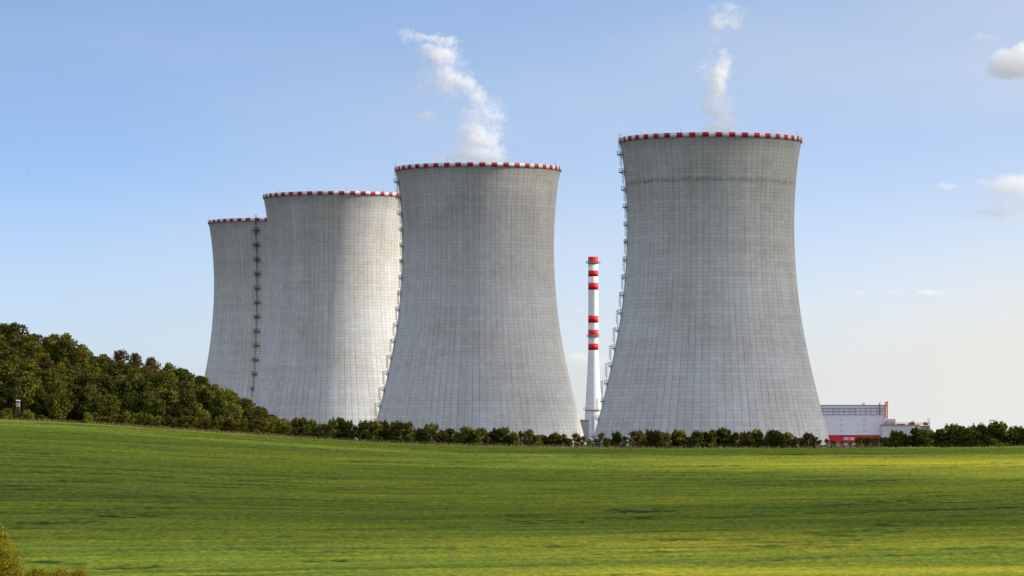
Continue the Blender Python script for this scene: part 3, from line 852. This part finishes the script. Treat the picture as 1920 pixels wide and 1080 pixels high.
shading_cloud('long low cloud on the sun side, shading the middle of the field', [(-70, 530, 110, 150, 13), (40, 500, 100, 105, 13), (150, 480, 90, 80, 13), (-90, 740, 90, 110, 17), (-10, 640, 80, 90, 17), (70, 590, 70, 60, 16)], 26, 0.013)
shading_cloud('narrow darker cloud roll on the sun side, shading a strip of the field', [(10, 478, 80, 36, 13), (90, 478, 90, 40, 13), (170, 480, 80, 40, 13)], 20, 0.022)
shading_cloud('broad cloud on the sun side, shading the crest hedge and nearest towers', [(90, 886, 120, 52, 22), (0, 888, 80, 54, 22), (100, 1100, 110, 110, 30), (70, 1280, 130, 120, 50), (60, 1450, 130, 130, 70), (110, 1460, 90, 80, 25), (0, 1600, 110, 90, 70), (90, 1540, 80, 90, 70)], 36, 0.013)

# ------------------------------------------------------------------ trees
def leaf_mat(name, dark, light, trans=0.18, warm=None):
    m = NT(name)
    oi = m.n('ShaderNodeObjectInfo'); g = m.n('ShaderNodeNewGeometry'); tc = m.n('ShaderNodeTexCoord')
    nz = m.noise(tc.outputs['Object'], 0.7, 3, 0.6)
    f = m.math('ADD', m.math('MULTIPLY', g.outputs['Random Per Island'], 0.45), m.mapr(nz, .3, .7, 0, .55))
    c = m.mix(f, dark, light)
    if warm: c = m.mix(m.mapr(oi.outputs['Random'], 0.35, 1.0, 0, .65), c, warm)
    sc = m.n('ShaderNodeVectorMath', operation='SCALE'); m.l(c, sc.inputs[0]); m.l(m.mapr(oi.outputs['Random'], 0, 1, .75, 1.25), sc.inputs['Scale'])
    p = m.n('ShaderNodeBsdfPrincipled'); m.l(sc.outputs[0], p.inputs['Base Color']); p.inputs['Roughness'].default_value = .65; p.inputs['Specular IOR Level'].default_value = .05
    t = m.n('ShaderNodeBsdfTranslucent'); m.l(sc.outputs[0], t.inputs[0])
    mx = m.n('ShaderNodeMixShader'); mx.inputs[0].default_value = trans; m.l(p.outputs[0], mx.inputs[1]); m.l(t.outputs[0], mx.inputs[2])
    m.l(mx.outputs[0], m.out.inputs[0])
    return m.mat


L_dark = leaf_mat('dark_green_leaves', (0.015, 0.020, 0.005), (0.110, 0.118, 0.014))
L_green = leaf_mat('fresh_green_leaves', (0.028, 0.034, 0.006), (0.19, 0.19, 0.020))
L_olive = leaf_mat('olive_leaves', (0.045, 0.037, 0.010), (0.15, 0.115, 0.025))
L_brown = leaf_mat('reddish_brown_leaves', (0.035, 0.022, 0.012), (0.11, 0.062, 0.025))
L_hdark = leaf_mat('hedge_dark_leaves', (0.016, 0.020, 0.005), (0.125, 0.130, 0.016))
L_hgreen = leaf_mat('hedge_green_leaves', (0.045, 0.050, 0.008), (0.26, 0.26, 0.030))
L_holive = leaf_mat('hedge_brownish_leaves', (0.05, 0.038, 0.010), (0.21, 0.155, 0.03))
L_yellow = leaf_mat('yellow_green_leaves', (0.15, 0.13, 0.012), (0.36, 0.30, 0.02), .4)
bark = paint('brown_bark', (0.06, 0.045, 0.032), .9, .3, 2.0)


def leaves(points, normals, size, rs):
    n = len(points)
    a = rs.normal(size=(n, 3)); a = a + normals * 1.3; a /= np.linalg.norm(a, axis=1)[:, None]
    b = np.cross(a, rs.normal(size=(n, 3))); b /= np.linalg.norm(b, axis=1)[:, None]
    c = np.cross(a, b)
    s = size * rs.uniform(.6, 1.3, n)[:, None]
    b = b * s; c = c * s * rs.uniform(.45, .8, n)[:, None]
    v = np.stack([points - b, points - c * .8 + b * .1, points + b, points + c], 1).reshape(-1, 3)
    f = np.arange(4 * n).reshape(-1, 4)
    return v, f


def make_tree(name, H, W, mat, seed, nleaf=3000, nlobe=26, base=0.12, size=0.3, shape='round', spiky=0.0, cat='tree', gaps=.0):
    rs = np.random.default_rng(seed)
    root = empty(name, (0, 0, 0))
    mb = MB()
    top = H * (0.8 if shape != 'bush' else 0.6)
    pts = [(0, 0, -0.6), (rs.normal() * .1, rs.normal() * .1, H * .3), (rs.normal() * .25, rs.normal() * .25, top)]
    mb.tube(pts, [H * .022, H * .016, H * .006], 6)
    # lobes
    lob = []
    for i in range(nlobe):
        t = (i + rs.uniform(0, 1)) / nlobe
        z = H * (base + (1 - base) * t)
        if shape == 'round': prof = math.sin(math.pi * min(1, (t * .82 + .2)) ** 1.1) ** .6
        elif shape == 'cone': prof = (1 - t) ** .7 * .9 + .12
        elif shape == 'column': prof = (1 - t ** 2.2) * .85 + .12
        else: prof = max(.15, math.cos(t * 1.35))
        a = rs.uniform(0, 2 * math.pi)
        rr = W * .5 * prof * math.sqrt(rs.uniform(.1, 1)) * .85
        lr = W * (.13 + .13 * rs.uniform()) * (.6 + .5 * prof)
        z = min(z, H - lr * .7)
        c = np.array([rr * math.cos(a), rr * math.sin(a), z])
        lob.append((c, lr))
        if i % 2 == 0:
            s_ = Vector((pts[1][0] * .5, pts[1][1] * .5, max(.1, z * .55)))
            mb.tube([s_, tuple(c)], [H * .008, H * .003], 5)
    if spiky:
        for i in range(int(6 * spiky)):
            a = rs.uniform(0, 2 * math.pi); rr = W * .33 * rs.uniform()
            z0 = H * rs.uniform(.70, .86); z1 = H * rs.uniform(.96, 1.14)
            for q in range(7):
                u = q / 6
                lob.append((np.array([rr * math.cos(a), rr * math.sin(a), z0 + (z1 - z0) * u]), W * .12 * (1.15 - u)))
            mb.tube([(rr * .6 * math.cos(a), rr * .6 * math.sin(a), H * .5), (rr * math.cos(a), rr * math.sin(a), z1 - H * .04)], [H * .006, H * .002], 4)
    wts = np.array([l_[1] ** 2 for l_ in lob]); wts /= wts.sum()
    idx = rs.choice(len(lob), nleaf, p=wts)
    C = np.array([l_[0] for l_ in lob])[idx]; LR = np.array([l_[1] for l_ in lob])[idx]
    dr = rs.normal(size=(nleaf, 3)); dr /= np.linalg.norm(dr, axis=1)[:, None]
    rad = LR * (rs.uniform(.3, 1, nleaf) ** .5) * rs.uniform(.85, 1.12, nleaf)
    sq = np.array([1, 1, .85])
    P = C + dr * rad[:, None] * sq
    P[:, 2] = np.maximum(P[:, 2], .05)
    v, f = leaves(P, dr, size, rs)
    np_mesh('crown', v, f, mat, parent=root)
    mb.build('trunk', bark, root)
    return root


def clone(root, name=None):
    c = root.copy(); COL.objects.link(c)
    if name: c.name = name
    for ch in root.children:
        d = ch.copy(); COL.objects.link(d); d.parent = c
    return c


used = set()


def place(proto, name, x, y, s=(1, 1, 1), rz=None, lean=0.0, sink=0.15):
    o = proto if id(proto) not in used else clone(proto)
    used.add(id(proto))
    o.name = name
    o.location = (x, y, float(ground(x, y)) - sink)
    o.scale = s
    o.rotation_euler = (lean * random.uniform(-1, 1), lean * random.uniform(-1, 1), random.uniform(0, 6.28) if rz is None else rz)
    return o


ORD = ['first', 'second', 'third', 'fourth', 'fifth', 'sixth', 'seventh', 'eighth', 'ninth', 'tenth', 'eleventh', 'twelfth', 'thirteenth', 'fourteenth', 'fifteenth', 'sixteenth', 'seventeenth', 'eighteenth', 'nineteenth', 'twentieth']


def ordinal(n):
    if n < 20: return ORD[n]
    t = ['twenty', 'thirty', 'forty', 'fifty', 'sixty'][(n + 1) // 10 - 2]
    u = (n + 1) % 10
    return (t + '-' + ORD[u - 1]) if u else t[:-1] + 'ieth'


# woodland: prototypes 10 m tall
P_dark = [make_tree('oak_tree', 10, 7.5, L_dark, 30 + i, 5200, 40, .02, .30) for i in range(3)]
P_green = [make_tree('oak_tree', 10, 7.5, L_green, 40 + i, 4600, 36, .03, .28) for i in range(3)]
P_olive = [make_tree('ash_tree', 10, 6.5, L_olive, 50 + i, 4200, 44, .06, .26) for i in range(2)]
P_brown = [make_tree('maple_tree', 10, 6.0, L_brown, 60 + i, 3800, 40, .06, .26) for i in range(2)]
KINDS = {'dark': (P_dark, 'oak_tree', 'dark green'), 'green': (P_green, 'oak_tree', 'mid green'), 'olive': (P_olive, 'ash_tree', 'thin olive'), 'brown': (P_brown, 'maple_tree', 'reddish brown')}

rowsD = [962, 978, 996, 1016, 1038, 1062, 1086]
rownm = ['bottom row', 'second row up', 'third row up', 'fourth row up', 'fifth row up', 'sixth row up', 'skyline row']
n_tree = 0
for ri, D in enumerate(rowsD):
    x_end = [385, 440, 500, 540, 560, 560, 565][ri]
    x_start = [40, -40, -50, -50, -50, -50, -50][ri]
    px = x_start + random.uniform(0, 20); cnt = 0
    while px < x_end:
        hill = float(np.interp(px, [0, 130, 350, 450, 560], [1.05, 1.0, .98, .80, .62]))
        rv = random.random()
        if ri >= 5: kd = 'olive' if rv < .34 else ('brown' if rv < .44 else ('green' if rv < .78 else 'dark'))
        elif ri >= 3: kd = 'brown' if rv < .09 else ('olive' if rv < .28 else ('green' if rv < .6 else 'dark'))
        else: kd = 'dark' if rv < .55 else ('green' if rv < .94 else 'brown')
        if px > 350 and kd in ('olive',) : kd = 'green' if random.random() < .5 else 'dark'
        pr, nm_, word = KINDS[kd]
        h_ = hill * random.uniform(.84, 1.14)
        y_ = D + random.uniform(-5, 5)
        if ri == 0: h_ *= .86
        o = place(random.choice(pr), nm_, wx(px, y_), y_, (h_ * random.uniform(.85, 1.1), h_ * random.uniform(.85, 1.1), h_), sink=.3)
        tag(o, f'{word} tree, {ordinal(cnt)} from the hide end, {rownm[ri]} of the hillside wood', 'tree', 'trees of the hillside wood')
        cnt += 1; n_tree += 1
        px += random.uniform(24, 38) * (0.8 if px > 400 else 1.0)

# hedge of saplings along the crest: prototypes 4 m tall
H_g = [make_tree('young_tree', 4, 2.3, L_hgreen, 80 + i, 2800, 28, .0, .13, 'column', spiky=2.0) for i in range(4)]
H_o = [make_tree('young_tree', 4, 2.2, L_holive, 90 + i, 2000, 26, .0, .12, 'column', spiky=2.0) for i in range(3)]
H_d = [make_tree('bushy_tree', 4, 2.9, L_hdark, 100 + i, 4200, 34, -.02, .15, 'column', spiky=2.2) for i in range(4)]
HP = [170, 200, 300, 400, 560, 600, 700, 800, 900, 1000, 1060, 1100, 1200, 1300, 1400, 1480, 1530, 1575, 1620, 1700, 1760, 1850, 1925]
HH = [1.9, 2.3, 2.5, 2.8, 3.3, 3.9, 4.0, 3.6, 3.5, 3.0, 2.5, 2.3, 3.1, 3.0, 3.5, 3.0, 2.3, 1.4, 2.2, 3.1, 3.6, 4.2, 3.9]
SEG = [(150, 560, 'before the wooded hill'), (560, 706, 'before the sunlit tower'), (706, 1090, 'before the wide-plume tower'), (1090, 1128, 'before the chimney foot'),
       (1128, 1552, 'before the nearest tower'), (1552, 1662, 'before the red-walled hall'), (1662, 1748, 'before the low annexe'), (1748, 1925, 'past the annexe'), (1925, 2600, 'after the last building')]
seg_n = {}
px = 172.0
while px < 2330:
    if px < 560: kd = 'g' if random.random() < .72 else 'o'
    elif px < 860: kd = random.choice('gggddo')
    elif px < 1060: kd = random.choice('ggdood')
    elif px < 1200: kd = random.choice('ogodg')
    elif px < 1540: kd = random.choice('dgdgdgo')
    elif px < 1655: kd = random.choice('oogo') if px > 1600 else random.choice('goo')
    else: kd = random.choice('ddgdgd')
    pr, nm_, word = {'g': (H_g, 'young_tree', 'leafy green'), 'o': (H_o, 'young_tree', 'thin brownish'), 'd': (H_d, 'bushy_tree', 'dark bushy')}[kd]
    y_ = 953.5 + random.uniform(-1.2, 3.0)
    h_ = float(np.interp(px, HP, HH)) / 4.0 * random.choice([random.uniform(.72, .95), random.uniform(.95, 1.25)]) * 1.05
    wd = max(h_, .62) * random.uniform(1.15, 1.7)
    o = place(random.choice(pr), nm_, wx(px, y_), y_, (wd, wd, h_), sink=.1)
    sg = [s_ for s_ in SEG if s_[0] <= px < s_[1]][0]
    i_ = seg_n.get(sg[2], 0); seg_n[sg[2]] = i_ + 1
    tag(o, f'{word} sapling, {ordinal(i_)} from the wood side, in the crest hedge {sg[2]}', 'young tree', 'saplings of the hedge along the crest')
    px += random.uniform(6, 10.5) * {'g': 1.0, 'o': .85, 'd': 1.3}[kd] * (1.9 if 1530 < px < 1600 else 1.25 if 1060 < px < 1200 else 1)

# bushes under the wood by the hide
B_ = make_tree('shrub', 2.6, 3.6, L_hgreen, 120, 1800, 22, .02, .16, 'bush')
B2 = make_tree('shrub', 2.6, 3.6, L_holive, 121, 1700, 22, .02, .16, 'bush')
for (p_, px, yy, hh, ww, lab) in ((B_, 12, 952, 1.0, 1.2, 'low green shrub at the field edge on the outer side of the hunting hide'),
                                  (B_, 52, 952, .95, 1.0, 'low green shrub at the field edge just inward of the hunting hide'),
                                  (B2, -10, 951, .7, 1.0, 'low brownish shrub cut by the picture edge near the hide'),
                                  (B2, 78, 953, .6, .8, 'lowest brown shrub where the field edge bends under the wood'),
                                  (B_, 164, 951, 1.0, .75, 'bright green round shrub where the sapling hedge begins')):
    o = place(p_, 'shrub', wx(px, yy), yy, (ww, ww, hh)); tag(o, lab, 'shrub')

# foreground tree and scrub at the bottom corner
YT = make_tree('willow_tree', 6.4, 5.6, L_yellow, 130, 22000, 60, .03, .10, 'round')
o = place(YT, 'willow_tree', wx(-22, 300), 300, (1, 1, 1), rz=1.0); o.location.z = 8.9
tag(o, 'yellow-green willow in spring leaf at the near corner of the field', 'tree')
YB = make_tree('scrub_bush', 1.6, 2.6, L_yellow, 131, 5000, 22, .02, .06, 'bush')
for px, hh, lab in ((72, .95, 'low yellow-green bush next to the willow'), (118, .86, 'low yellow-green bush, second out from the willow'), (150, .70, 'lowest yellow-green bush, farthest out from the willow')):
    o = place(YB, 'scrub_bush', wx(px, 305), 305, (hh * 1.1, hh * 1.1, hh)); o.location.z = EYE - (1075 - 850) / F * 305 - 1.25 * hh + 0.0
    tag(o, lab, 'bush')

# dry grass verge under the hedge
rs = np.random.default_rng(3)
n = 16000
gx = rs.uniform(wx(-30, 950), wx(1950, 950), n); gy = rs.uniform(949.6, 952.4, n)
keep = rs.uniform(size=n) < np.interp(960 + gx / gy * F, [0, 120, 420, 700, 1100, 1250, 1950], [.5, 1, 1, .5, .5, .25, .2])
gx, gy = gx[keep], gy[keep]; n = len(gx)
gz = ground(gx, gy); hh = rs.uniform(.25, .8, n); a = rs.uniform(0, 6.28, n); ww = .05
lx = rs.normal(0, .15, n); ly = rs.normal(0, .15, n)
v = np.stack([np.stack([gx - ww * np.cos(a), gy - ww * np.sin(a), gz - .05], -1), np.stack([gx + ww * np.cos(a), gy + ww * np.sin(a), gz - .05], -1),
              np.stack([gx + lx, gy + ly, gz + hh], -1)], 1).reshape(-1, 3)
dg_m = NT('dry_grass_blades'); g_ = dg_m.n('ShaderNodeNewGeometry')
dg_m.bsdf(dg_m.mix(g_.outputs['Random Per Island'], (0.11, 0.10, 0.035), (0.26, 0.19, 0.08)), .8)
o = np_mesh('verge_grass', v, np.arange(3 * n).reshape(-1, 3), dg_m.mat)
tag(o, 'dry straw-coloured grass along the foot of the hedge', 'grass', kind='stuff')

# ------------------------------------------------------------------ hunting hide
DH = 952.0
hx, hz = wx(34, DH), float(ground(wx(34, DH), DH))
hide = empty('hunting_hide', (hx, DH, hz)); hide.scale = (1, 1, 1)
tag(hide, 'pale raised hunting hide on wooden legs at the foot of the wood', 'hunting hide')
pale = paint('pale_green_boards', (0.42, 0.52, 0.40), .7, .15, 2.0)
wood = paint('weathered_wood', (0.10, 0.08, 0.055), .8, .3, 2.0)
zt_, zb_ = wz(750, DH) - hz, wz(763, DH) - hz
w_ = .36
mb = MB(); mb.box(-w_, w_, -.35, .35, zb_, zb_ + (zt_ - zb_) * .62); mb.build('cabin_wall', pale, hide)
mb = MB()
for sx_ in (-1, 1):
    for sy_ in (-1, 1):
        mb.box(sx_ * w_ - .04, sx_ * w_ + .04, sy_ * .35 - .04, sy_ * .35 + .04, zb_ + (zt_ - zb_) * .62 + .002, zt_ - .28)
mb.build('window_posts', wood, hide)
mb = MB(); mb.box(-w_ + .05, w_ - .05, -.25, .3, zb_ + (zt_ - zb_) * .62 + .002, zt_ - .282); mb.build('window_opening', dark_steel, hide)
mb = MB(); mb.add([(-w_ - .06, -.5, zt_ - .28), (w_ + .06, -.5, zt_ - .28), (w_ + .06, .5, zt_ - .28), (-w_ - .06, .5, zt_ - .28), (-w_ - .06, -.5, zt_ - .12), (w_ + .06, -.5, zt_ - .12), (w_ + .06, .5, zt_), (-w_ - .06, .5, zt_)],
                 [[3, 2, 1, 0], [4, 5, 6, 7], [0, 1, 5, 4], [1, 2, 6, 5], [2, 3, 7, 6], [3, 0, 4, 7]]); mb.build('roof', white, hide)
for sx_ in (-1, 1):
    for sy_ in (-1, 1):
        mb = MB(); mb.tube([(sx_ * (w_ + .25), sy_ * .6, -.2), (sx_ * (w_ - .03), sy_ * .32, zb_)], .055, 6); mb.build('leg', wood, hide)
mb = MB()
for s_ in (-.18, .18): mb.tube([(s_, -1.2, 0), (s_, -.36, zb_)], .03, 5)
for q in range(5): t_ = (q + .6) / 5.4; mb.tube([(-.18, -1.2 + .84 * t_, zb_ * t_), (.18, -1.2 + .84 * t_, zb_ * t_)], .025, 5)
mb.build('ladder', wood, hide)

# two distant birds
for (px, py, D, lab, s_) in ((51, 325, 760, 'tiny dark bird gliding in the empty sky above the hide', 1.0), (287, 323, 900, 'tiny dark bird flying between the other bird and the far tower', 1.0)):
    b = empty('bird', (wx(px, D), D, wz(py, D)), random.uniform(0, 3))
    tag(b, lab, 'bird', 'distant birds')
    mb = MB(); mb.tube([(-.22, 0, 0), (-.1, 0, .02), (.05, 0, .02), (.16, 0, .03), (.24, 0, .02)], [.015, .05, .055, .035, .01], 6); mb.build('body', dark_steel, b, True)
    for sg in (-1, 1):
        mb = MB(); mb.add([(-.09, 0, .03), (.08, 0, .03), (.06, sg * .22, .12), (-.05, sg * .24, .11), (-.04, sg * .48, .05), (-.09, 0, .015), (.08, 0, .015), (.06, sg * .22, .108), (-.05, sg * .24, .098)],
                          [[0, 1, 2, 3], [3, 2, 4], [5, 8, 7, 6], [8, 4, 7], [1, 6, 7, 2], [2, 7, 4], [0, 3, 8, 5], [3, 4, 8]]); mb.build('wing', dark_steel, b)
    b.scale = (.75, .75, .75)

S.cycles.max_bounces = 10
S.cycles.diffuse_bounces = 3
S.cycles.volume_bounces = 8
S.cycles.transparent_max_bounces = 8
S.cycles.use_denoising = True
print('trees', n_tree, 'hedge', sum(seg_n.values()), seg_n)
